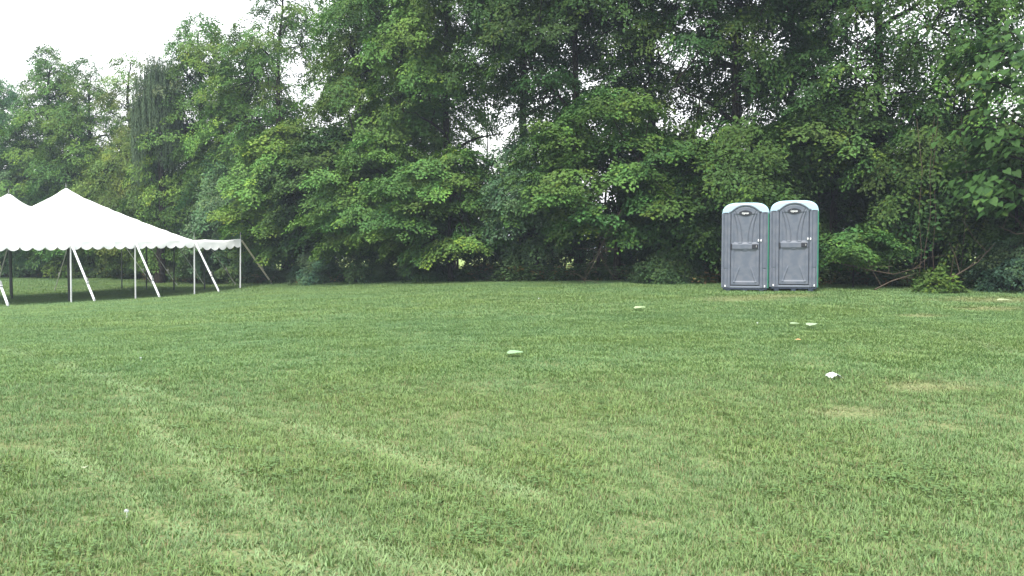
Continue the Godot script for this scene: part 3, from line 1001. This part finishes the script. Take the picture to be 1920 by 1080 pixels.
# ---------------------------------------------------------------- the wood
func trees() -> void:
	var G := "trees of the wood"
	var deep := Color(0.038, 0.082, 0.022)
	var green := Color(0.077, 0.156, 0.037)
	var light := Color(0.097, 0.184, 0.038)
	var teal := Color(0.06, 0.132, 0.05)
	var olive := Color(0.1, 0.158, 0.037)
	var T := [
		# name, label, x, d, h, r, base, pads, fill, tone, kind, seed, extra
		["tree", "grey-green tree cut by the left edge of the picture", -36.6, 60.5, 14.2, 3.4, 1.5, 110, 22, teal, "broad", 1, {}],
		["tree", "rounded tree above the tent's left peak, tallest at far left", -32.2, 58.5, 16.2, 3.0, 2.0, 110, 24, green, "broad", 2, {"profile": 0.8}],
		["tree", "narrow tree just right of the tall far-left one", -28.7, 57.5, 15.0, 2.5, 2.0, 80, 22, green, "broad", 3, {"profile": 0.9}],
		["sparse_tree", "thin see-through tree standing out left of the weeping one", -25.3, 55.5, 15.3, 2.0, 2.0, 52, 14, olive, "fine", 4, {"profile": 1.0}],
		["tree", "bushy tree with a stepped top right of the weeping one", -18.7, 50.5, 15.7, 3.2, 2.0, 125, 24, green, "broad", 6, {"profile": 0.6}],
		["tree", "bushy tree above the tent's right corner", -15.3, 48.5, 14.2, 2.9, 2.0, 115, 22, light, "broad", 7, {"profile": 0.65}],
		["tall_tree", "tall airy tree reaching the top edge where the open sky ends", -12.4, 46.0, 19.0, 2.6, 2.5, 92, 14, green, "fine", 8, {"profile": 0.5, "trunk": 0.22}],
		["tree", "dense tall tree next to the airy one, above the bright lawn edge", -6.7, 42.0, 18.0, 3.1, 2.0, 130, 24, light, "broad", 9, {}],
		["tree", "broad tall tree left of the big gap of sky", -4.9, 39.0, 18.0, 3.9, 2.0, 150, 24, green, "broad", 10, {}],
		["tree", "high-crowned tree whose forked limbs cross the left of the sky gap", -2.6, 36.0, 18.0, 3.6, 6.4, 105, 22, green, "broad", 11, {"limbs": 8, "trunk": 0.2}],
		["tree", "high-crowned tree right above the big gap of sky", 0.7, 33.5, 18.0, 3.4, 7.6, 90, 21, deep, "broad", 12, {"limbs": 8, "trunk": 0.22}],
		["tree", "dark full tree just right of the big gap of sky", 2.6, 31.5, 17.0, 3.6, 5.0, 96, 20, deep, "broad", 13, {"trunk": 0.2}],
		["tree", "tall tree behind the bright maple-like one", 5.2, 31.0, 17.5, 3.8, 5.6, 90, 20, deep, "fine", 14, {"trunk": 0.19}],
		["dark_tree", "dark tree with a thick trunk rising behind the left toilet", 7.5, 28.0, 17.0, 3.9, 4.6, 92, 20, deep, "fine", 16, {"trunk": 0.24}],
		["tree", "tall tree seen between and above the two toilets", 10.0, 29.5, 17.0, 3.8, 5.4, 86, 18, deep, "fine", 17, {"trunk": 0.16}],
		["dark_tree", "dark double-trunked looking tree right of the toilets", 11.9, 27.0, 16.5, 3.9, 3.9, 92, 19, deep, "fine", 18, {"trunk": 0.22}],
		["tree", "leaning tree with bare dark limbs at the top right corner", 14.6, 25.5, 12.5, 2.9, 4.2, 62, 16, green, "fine", 19, {"trunk": 0.24, "lean": Vector2(-0.8, 0)}],
		# trees of the edge, in front
		["edge_tree", "bright maple-like tree with low boughs left of the toilets", 3.5, 28.0, 6.4, 3.4, 1.25, 80, 30, Color(0.056, 0.122, 0.03), "maple", 21, {"layer": true, "pad": 0.85, "size": 0.8}],
		["edge_tree", "low fresh green tree at the middle of the wood's edge", -2.3, 31.6, 5.0, 2.5, 0.8, 58, 34, green, "maple", 22, {"layer": true, "pad": 0.8, "size": 0.8}],
		["edge_tree", "blue-green low tree under the big gap of sky", 0.9, 31.0, 5.8, 2.1, 0.9, 48, 32, teal, "broad", 23, {"pad": 0.8, "size": 0.85, "gloss": true}],
		["edge_tree", "mid green edge tree under the broad tall tree", -5.2, 35.2, 6.4, 2.7, 0.9, 66, 32, green, "broad", 24, {"layer": true, "pad": 0.85}],
		["edge_tree", "shaded edge tree with an open dark hollow beneath", -8.3, 38.8, 7.2, 2.8, 1.3, 66, 30, deep, "maple", 25, {"layer": true, "pad": 0.9}],
		["edge_tree", "yellow-green edge tree right of the tent's tan guy strap", -11.2, 41.9, 8.0, 2.8, 0.9, 74, 30, light, "maple", 26, {"layer": true, "pad": 0.9}],
		["edge_tree", "blue-green edge tree behind the tent's right end", -15.3, 47.3, 8.2, 2.9, 0.2, 80, 28, teal, "broad", 27, {"gloss": true}],
		["edge_tree", "edge tree behind the long right slope of the tent roof", -19.8, 51.4, 9.2, 3.2, 0.2, 90, 27, green, "broad", 28, {}],
		["edge_tree", "olive edge tree behind the tent's right peak", -24.3, 54.5, 9.8, 3.3, 0.2, 95, 26, olive, "broad", 29, {}],
		["edge_tree", "edge tree behind the dip between the tent's peaks", -29.2, 57.2, 9.4, 3.3, 0.2, 90, 26, green, "broad", 30, {}],
		["edge_tree", "darker edge tree behind the tent's left peak", -34.2, 59.5, 9.6, 3.4, 0.2, 90, 26, teal, "broad", 31, {"gloss": true}],
		["small_tree", "small tree with fresh leaves hanging right above the right toilet", 10.1, 26.2, 6.2, 1.9, 3.2, 30, 24, Color(0.05, 0.105, 0.03), "maple", 35, {"layer": true, "pad": 0.75, "size": 0.85}],
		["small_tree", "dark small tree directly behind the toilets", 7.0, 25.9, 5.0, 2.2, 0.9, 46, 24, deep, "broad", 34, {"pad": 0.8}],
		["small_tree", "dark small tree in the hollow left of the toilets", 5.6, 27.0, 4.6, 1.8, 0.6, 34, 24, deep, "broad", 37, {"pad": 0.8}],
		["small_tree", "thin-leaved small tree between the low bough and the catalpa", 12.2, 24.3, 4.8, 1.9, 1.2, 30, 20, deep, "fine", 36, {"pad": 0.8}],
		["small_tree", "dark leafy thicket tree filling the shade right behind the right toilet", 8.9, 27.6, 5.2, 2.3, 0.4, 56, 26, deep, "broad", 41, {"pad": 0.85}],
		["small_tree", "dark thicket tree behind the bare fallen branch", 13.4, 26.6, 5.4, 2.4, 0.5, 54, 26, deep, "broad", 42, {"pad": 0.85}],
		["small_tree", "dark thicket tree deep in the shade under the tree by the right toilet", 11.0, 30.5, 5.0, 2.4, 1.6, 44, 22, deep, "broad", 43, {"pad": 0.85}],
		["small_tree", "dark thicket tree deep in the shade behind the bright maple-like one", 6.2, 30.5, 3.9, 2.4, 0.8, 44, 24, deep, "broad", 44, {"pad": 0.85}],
		["small_tree", "dark small tree below the large-leaved catalpa", 14.2, 22.8, 4.6, 2.0, 0.6, 40, 24, deep, "broad", 38, {"pad": 0.8}],
	]
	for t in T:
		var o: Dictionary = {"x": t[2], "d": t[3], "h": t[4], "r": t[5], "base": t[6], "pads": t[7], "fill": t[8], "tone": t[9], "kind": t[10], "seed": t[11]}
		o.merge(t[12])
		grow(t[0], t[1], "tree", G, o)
	willow("grey-green weeping tree with hanging strands left of centre", {"x": -20.5, "d": 48.6, "h": 13.2, "r": 1.35, "base": 9.0, "pads": 14, "fill": 8, "tone": Color(0.075, 0.115, 0.062), "kind": "fine", "seed": 5})
	catalpa()
	# thin stems in the shade
	rng.seed = 515
	var stem0: Node3D = null
	for i in 26:
		var x := rf(-5.5, 9.5) if i < 18 else rf(9.0, 15.0)
		var d := wood_edge(x) + rf(1.0, 5.5)
		if stem0 == null:
			stem0 = thing("sapling", "thin dark sapling stem in the shade beneath the trees", "sapling", spot(x, d), 0.0, "sapling stems under the wood")
			var g := Geo.new()
			g.tube([Vector3(0, -0.1, 0), Vector3(0.04, 1.1, 0.03), Vector3(-0.02, 2.3, -0.05), Vector3(0.1, 3.6, 0.04), Vector3(0.22, 5.2, 0.1)], [0.05, 0.042, 0.036, 0.028, 0.012], 7)
			obj("stem", g, M.bark, stem0)
			for k in 3:
				g = Geo.new()
				var y := 1.7 + k * 0.8
				g.tube([Vector3(0, y, 0), Vector3(cos(k * 2.2) * 0.35, y + 0.4, sin(k * 2.2) * 0.35), Vector3(cos(k * 2.2) * 0.6, y + 1.1, sin(k * 2.2) * 0.5)], [0.02, 0.014, 0.006], 5)
				obj("branch", g, M.bark, stem0)
		else:
			var s: Node3D = stem0.duplicate()
			s.name = numbered("sapling")
			add_child(s)
			s.position = spot(x, d)
			s.rotation = Vector3(rf(-0.1, 0.1), rf(0, TAU), rf(-0.1, 0.1))
			var k := rf(0.7, 1.5)
			s.scale = Vector3(k, rf(0.85, 1.15), k)

func heart_leaf(sd: int) -> ArrayMesh:
	rng.seed = sd
	var g := Geo.new()
	var outline := [Vector2(0, 0.02), Vector2(0.3, -0.10), Vector2(0.5, 0.14), Vector2(0.47, 0.42), Vector2(0.27, 0.72), Vector2(0, 1.08)]
	for s in [-1.0, 1.0]:
		var first := g.v.size()
		g.tint = Color(1, 1, 1) if s > 0 else Color(0.92, 0.94, 0.92)
		for k in 4: g.add(Vector3(0, -0.05 * k * k * 0.25, 0.02 + 0.353 * k))
		var rim := []
		for q in outline: rim.append(g.add(Vector3(q.x * s * 0.95, 0.08 * absf(q.x) * 2.0 - 0.16 * q.y * q.y + 0.02 * sin(q.y * 9.0 + sd) * absf(q.x) * 2.0, q.y)))
		var put := func(a: int, b: int, c: int) -> void:
			if s > 0: g.tri(a, b, c)
			else: g.tri(a, c, b)
		put.call(first, rim[2], rim[1])
		put.call(first, first + 1, rim[2])
		put.call(first + 1, rim[3], rim[2])
		put.call(first + 1, first + 2, rim[3])
		put.call(first + 2, rim[4], rim[3])
		put.call(first + 2, first + 3, rim[4])
		put.call(first + 3, rim[5], rim[4])
	return g.mesh()

func catalpa() -> void:
	rng.seed = 330
	var root := thing("catalpa_tree", "large-leaved catalpa tree with heart-shaped leaves at the right edge", "tree", spot(12.75, 20.7), 0.0, "trees of the wood")
	var g := Geo.new()
	g.tube([Vector3(0, -0.1, 0), Vector3(0.05, 1.6, 0), Vector3(-0.1, 3.2, 0.1), Vector3(-0.05, 4.8, 0.2), Vector3(0.1, 6.6, 0.2)], [0.13, 0.11, 0.09, 0.06, 0.02], 9)
	obj("trunk", g, M.bark, root)
	var meshes := [heart_leaf(1), heart_leaf(2), heart_leaf(3)]
	var leaf_mats := []
	for k in 4:
		var m: StandardMaterial3D = M.leaf.duplicate()
		m.albedo_color = [Color(0.03, 0.076, 0.02), Color(0.04, 0.09, 0.022), Color(0.025, 0.062, 0.018), Color(0.052, 0.102, 0.022)][k].linear_to_srgb()
		leaf_mats.append(m)
	var count := 0
	var rest := Swarm.new()
	for b in 32:
		var y := rf(2.4, 6.4)
		var a := rf(0, TAU) if b > 18 else rf(1.1, 3.7)        # more boughs towards the open lawn
		var ln := rf(1.0, 2.4)
		var dir := Vector3(cos(a), 0, sin(a))
		var p0 := Vector3(0, y - 0.5, 0.15)
		var p1 := p0 + dir * ln * 0.55 + Vector3.UP * 0.35
		var p2 := p0 + dir * ln + Vector3.UP * 0.25
		g = Geo.new()
		g.tube([p0, p1, p2], [0.035, 0.022, 0.008], 6)
		obj("limb", g, M.bark, root)
		for i in 34:
			var t := rf(0.35, 1.1)
			var c := p0.lerp(p1, clampf(t * 2, 0, 1)).lerp(p2, clampf(t * 2 - 1, 0, 1)) + Vector3(rf(-0.35, 0.35), rf(-0.3, 0.3), rf(-0.35, 0.35))
			var lb := a + rf(-1.5, 1.5)
			var fwd := Vector3(cos(lb), rf(-1.3, -0.25), sin(lb)).normalized()
			var up := (Vector3.UP + dir * 0.5 + Vector3(rf(-1, 1), 0, rf(-1, 1)) * 0.35).normalized()
			var bx := up.cross(fwd).normalized()
			up = fwd.cross(bx)
			var s := rf(0.14, 0.24)
			var xf := Transform3D(Basis(bx * s, up * s, fwd * s), c)
			if count < 295 and dir.z > -0.6:
				count += 1
				var n := obj("leaf", meshes[rng.randi() % 3], leaf_mats[rng.randi() % 4], root)
				n.transform = xf
			else:
				var k := rf(0.8, 1.2)
				rest.put(xf, Color(0.034 * k, 0.078 * k, 0.02 * k))
	root.add_child(rest.node("foliage", meshes[0], M.leaf), true)

func shrubs() -> void:
	var G := "shrubs at the foot of the wood"
	var deep := Color(0.042, 0.082, 0.03)
	var green := Color(0.06, 0.11, 0.035)
	var light := Color(0.095, 0.155, 0.036)
	var teal := Color(0.045, 0.09, 0.05)
	var S := [
		["bright low bush at the lawn's edge in front of the fallen wood", 10.45, 20.6, 0.5, 0.42, 8, Color(0.07, 0.135, 0.03), "maple", 61],
		["low leafy bough reaching over the lawn right of the toilets", 9.4, 23.0, 1.7, 1.35, 22, Color(0.048, 0.108, 0.028), "maple", 62, 0.7],
		["dark leafy bush at the right end of the wood's edge", 12.6, 21.0, 1.4, 0.9, 18, teal, "broad", 63],
		["dark bush at the foot of the wood behind the tan guy strap", -10.0, 41.2, 1.5, 1.3, 22, deep, "broad", 64],
		["dark bush right of the tan guy strap's foot", -8.6, 37.6, 1.4, 1.3, 22, teal, "broad", 65],
		["bush in the shaded hollow left of the picture's middle", -6.0, 35.0, 1.3, 1.2, 20, deep, "broad", 66],
		["low bush under the fresh green edge tree", -3.4, 32.3, 1.0, 1.0, 16, deep, "broad", 67],
		["leafy bush seen under the tent near its right corner", -14.6, 45.0, 2.0, 1.5, 26, green, "broad", 68],
		["leafy bush seen under the tent between the right poles", -17.6, 48.0, 2.1, 1.6, 26, green, "broad", 69],
		["brownish green bush seen under the middle of the tent", -20.6, 50.5, 1.9, 1.6, 26, Color(0.075, 0.095, 0.036), "broad", 70],
		["green bush seen under the tent left of its tall middle pole", -23.8, 53.4, 2.1, 1.7, 26, green, "broad", 71],
		["bush seen under the tent near its left poles", -27.2, 56.0, 2.1, 1.7, 26, deep, "broad", 72],
		["bush seen under the tent at the picture's left edge", -31.0, 58.5, 2.2, 1.8, 26, teal, "broad", 73],
		["low shaded bush behind the left side of the left toilet", 4.9, 25.6, 0.9, 0.9, 16, deep, "broad", 74],
		["thin dark shrub between the trunks under the bright maple-like tree", 3.0, 30.6, 1.5, 1.3, 16, deep, "fine", 81],
		["thin dark shrub in the gap right of the dead twigs", 4.4, 29.6, 1.7, 1.2, 16, deep, "fine", 82],
		["thin dark shrub under the blue-green low tree", 0.9, 32.6, 1.6, 1.3, 16, deep, "fine", 83],
		["thin dark shrub deep in the shade at the middle of the wood", -0.9, 33.5, 1.4, 1.2, 14, deep, "fine", 84],
		["yellow-green round shrub in the field, glimpsed through the wood", 22.4, 45.0, 3.4, 2.2, 40, Color(0.16, 0.2, 0.05), "broad", 75],
		["yellow-green shrub in the field, glimpsed left of the dead brush", 1.2, 46.0, 2.4, 2.4, 40, Color(0.15, 0.2, 0.05), "broad", 76],
	]
	for s in S:
		grow("shrub", s[0], "shrub", G, {"x": s[1], "d": s[2], "h": s[3], "r": s[4], "base": s[9] if s.size() > 9 else 0.05, "pads": s[5], "fill": 20, "tone": s[6], "kind": s[7], "seed": s[8], "pad": 0.42, "size": 0.62, "trunk": 0.03, "limbs": 4, "profile": 0.9 if s[8] == 62 else 0.45, "layer": s[8] == 62})

func fallen_wood() -> void:
	var make := func(label: String, at: Vector3, pts: Array, rad: float, sd: int, twigs: int) -> void:
		rng.seed = sd
		var root := thing("fallen_branch", label, "branch", at, 0.0, "dead wood at the foot of the wood")
		var g := Geo.new()
		var rr := []
		for i in pts.size(): rr.append(lerpf(rad, rad * 0.3, float(i) / (pts.size() - 1)))
		g.tube(pts, rr, 7)
		obj("stem", g, M.deadwood, root)
		for k in twigs:
			var i := rng.randi() % (pts.size() - 1)
			var p: Vector3 = pts[i].lerp(pts[i + 1], rf(0, 1))
			var along: Vector3 = (pts[i + 1] - pts[i]).normalized()
			var d := (along * rf(0.2, 1.0) + Vector3(rf(-1, 1), rf(-0.2, 1.0), rf(-0.6, 0.8))).normalized() * rf(0.4, 1.1)
			var tg := Geo.new()
			tg.tube([p, p + d * 0.5 + Vector3(0, rf(-0.05, 0.08), 0), p + d + Vector3(rf(-0.1, 0.1), rf(-0.15, 0.1), 0)], [rad * 0.4, rad * 0.25, 0.004], 5)
			obj("twig", tg, M.deadwood, root)
	make.call("bare fallen branch slanting up at the right edge of the lawn", spot(10.9, 20.9), [Vector3(-0.4, 0.2, 0.1), Vector3(0.2, 0.42, 0), Vector3(0.8, 0.75, -0.1), Vector3(1.3, 1.25, -0.2)], 0.026, 1, 6)
	make.call("long low fallen branch between the low bough and the bright bush", spot(9.6, 21.9), [Vector3(-1.1, 0.75, -0.3), Vector3(-0.3, 0.55, -0.1), Vector3(0.4, 0.42, 0.0), Vector3(1.1, 0.62, 0.1)], 0.02, 2, 5)
	make.call("short fallen stick beside the bright low bush", spot(9.55, 21.4), [Vector3(-0.3, 0.05, 0.1), Vector3(0.2, 0.28, 0), Vector3(0.7, 0.42, -0.1)], 0.018, 3, 3)
	make.call("pale crooked branch sticking out at the right picture edge", spot(12.6, 20.6), [Vector3(0.9, 1.3, 0), Vector3(0.3, 1.5, 0.1), Vector3(-0.3, 1.42, 0.2), Vector3(-0.7, 1.62, 0.1)], 0.02, 4, 7)
	make.call("tangle of bare dead twigs drooping to the grass left of the toilets", spot(2.5, 25.8), [Vector3(0.9, 2.3, -0.2), Vector3(0.4, 1.5, 0.0), Vector3(0.1, 0.8, 0.2), Vector3(-0.35, 0.05, 0.4)], 0.016, 5, 30)
	# hanging vines
	rng.seed = 88
	var vine0: Node3D = null
	for x in [11.0, 11.15, 11.45, 12.1]:
		var label: String = {11.0: "leftmost of the thin vines hanging right of the toilets", 11.15: "second thin vine hanging right of the toilets", 11.45: "thin vine hanging above the bare fallen branch", 12.1: "slanting thin vine hanging nearest the catalpa"}[x]
		if vine0 == null:
			vine0 = thing("vine", label, "vine", spot(x, 22.6), 0.0, "vines hanging in the wood")
			var g := Geo.new()
			g.tube([Vector3(0, 0.1, 0), Vector3(0.05, 1.0, 0.03), Vector3(-0.03, 2.0, 0), Vector3(0.06, 3.2, -0.05), Vector3(0.0, 4.6, -0.3)], [0.007, 0.008, 0.008, 0.008, 0.007], 5)
			obj("stem", g, M.deadwood, vine0)
		else:
			var c: Node3D = vine0.duplicate()
			c.name = numbered("vine")
			add_child(c)
			describe(c, label, "vine", "vines hanging in the wood")
			c.position = spot(x, 22.6)
			c.rotation = Vector3(0, rf(0, 3), 0.22 if x > 12.0 else rf(-0.05, 0.05))

func litter() -> void:
	# crumpled white paper
	rng.seed = 12
	var crumple := func(sx: float, sz: float, lift: float, sd: int) -> Geo:
		var n := FastNoiseLite.new(); n.seed = sd; n.frequency = 7.0
		var g := Geo.new()
		for j in 13:
			for i in 13:
				var a := i / 12.0 - 0.5
				var b := j / 12.0 - 0.5
				g.add(Vector3(a * sx * (1.0 - 0.5 * absf(b)) + 0.02 * n.get_noise_2d(b, 3.0), lift * (0.6 + n.get_noise_2d(a * 1.3, b * 1.3) * 1.6) + 0.02 * cos(a * 5.0), b * sz * (1.0 - 0.5 * a * a)))
		for j in 12:
			for i in 12: g.quad(j * 13 + i, j * 13 + i + 1, j * 13 + i + 14, j * 13 + i + 13)
		return g
	var p := obj("paper_scrap", crumple.call(0.2, 0.12, 0.014, 3), M.paper)
	p.position = spot(3.68, 9.5, 0.055)
	p.rotation = Vector3(0.12, 0.35, -0.1)
	describe(p, "crumpled white paper scrap lying on the grass in front of the toilets", "paper")
	var fallen := func(label: String, x: float, d: float, size: float, col: Color, turn: float, tilt: float) -> void:
		var n := obj("fallen_leaf", heart_leaf(7), mat(col, 0.7, 0.3))
		n.position = spot(x, d, 0.06)
		n.scale = Vector3(size, size, size)
		n.rotation = Vector3(tilt, turn, 0.15)
		describe(n, label, "leaf", "leaves lying on the lawn")
	fallen.call("large pale green leaf lying near the middle of the lawn", -0.06, 11.5, 0.2, Color(0.17, 0.27, 0.15), 1.4, -0.25)
	fallen.call("pale leaf on the grass ahead of the toilets, farther one of a pair", 4.78, 14.3, 0.13, Color(0.19, 0.25, 0.15), 1.2, -0.2)
	fallen.call("pale leaf on the grass ahead of the toilets, nearer one of a pair", 4.98, 14.0, 0.17, Color(0.21, 0.27, 0.18), 1.9, -0.25)
	fallen.call("light leaf on the grass below the dead twigs", 2.55, 17.3, 0.2, Color(0.24, 0.3, 0.17), 1.5, -0.25)
	fallen.call("small orange leaf between the toilets and the paper scrap", 4.22, 12.4, 0.09, Color(0.32, 0.21, 0.1), 0.6, -0.2)
	fallen.call("small dark leaf left of the large pale green one", -0.86, 12.2, 0.1, Color(0.03, 0.025, 0.02), 0.3, -0.3)
	fallen.call("yellowish leaf on the grass near the right edge of the wood", 10.3, 17.7, 0.2, Color(0.24, 0.28, 0.16), 1.0, -0.25)
	fallen.call("tiny pale leaf in the tracks near the bottom left", -3.02, 5.85, 0.05, Color(0.25, 0.28, 0.18), 0.4, -0.2)
	# clover heads
	var head0: Node3D = null
	var spots := [[-5.2, 11.65, "white clover head standing alone in the left half of the lawn"], [0.66, 20.6, "white clover head near the middle of the wood's edge"], [4.3, 14.6, "white clover head left of the pale pair of leaves"], [-2.3, 4.92, "white clover head in the near grass at bottom left"]]
	for s in spots:
		if head0 == null:
			head0 = thing("clover_flower", s[2], "flower", spot(s[0], s[1]), 0.0, "white clover heads in the lawn")
			var g := Geo.new()
			g.tube([Vector3(0, -0.02, 0), Vector3(0.005, 0.05, 0), Vector3(0, 0.09, 0)], [0.002, 0.002, 0.002], 5)
			obj("stem", g, M.grass, head0)
			g = Geo.new()
			rng.seed = 3
			for i in 60:
				var d := Vector3(rf(-1, 1), rf(-0.5, 1), rf(-1, 1)).normalized()
				g.leaf(Vector3(0, 0.095, 0) + d * 0.006, d, d.cross(Vector3(0.3, 0.8, 0.4)).normalized(), 0.02, 0.01)
			obj("bloom", g, M.white, head0)
			head0.scale = Vector3(0.55, 0.55, 0.55)
		else:
			var c: Node3D = head0.duplicate()
			c.name = numbered("clover_flower")
			add_child(c)
			describe(c, s[2], "flower", "white clover heads in the lawn")
			c.position = spot(s[0], s[1])
			c.rotation.y = rf(0, 6)
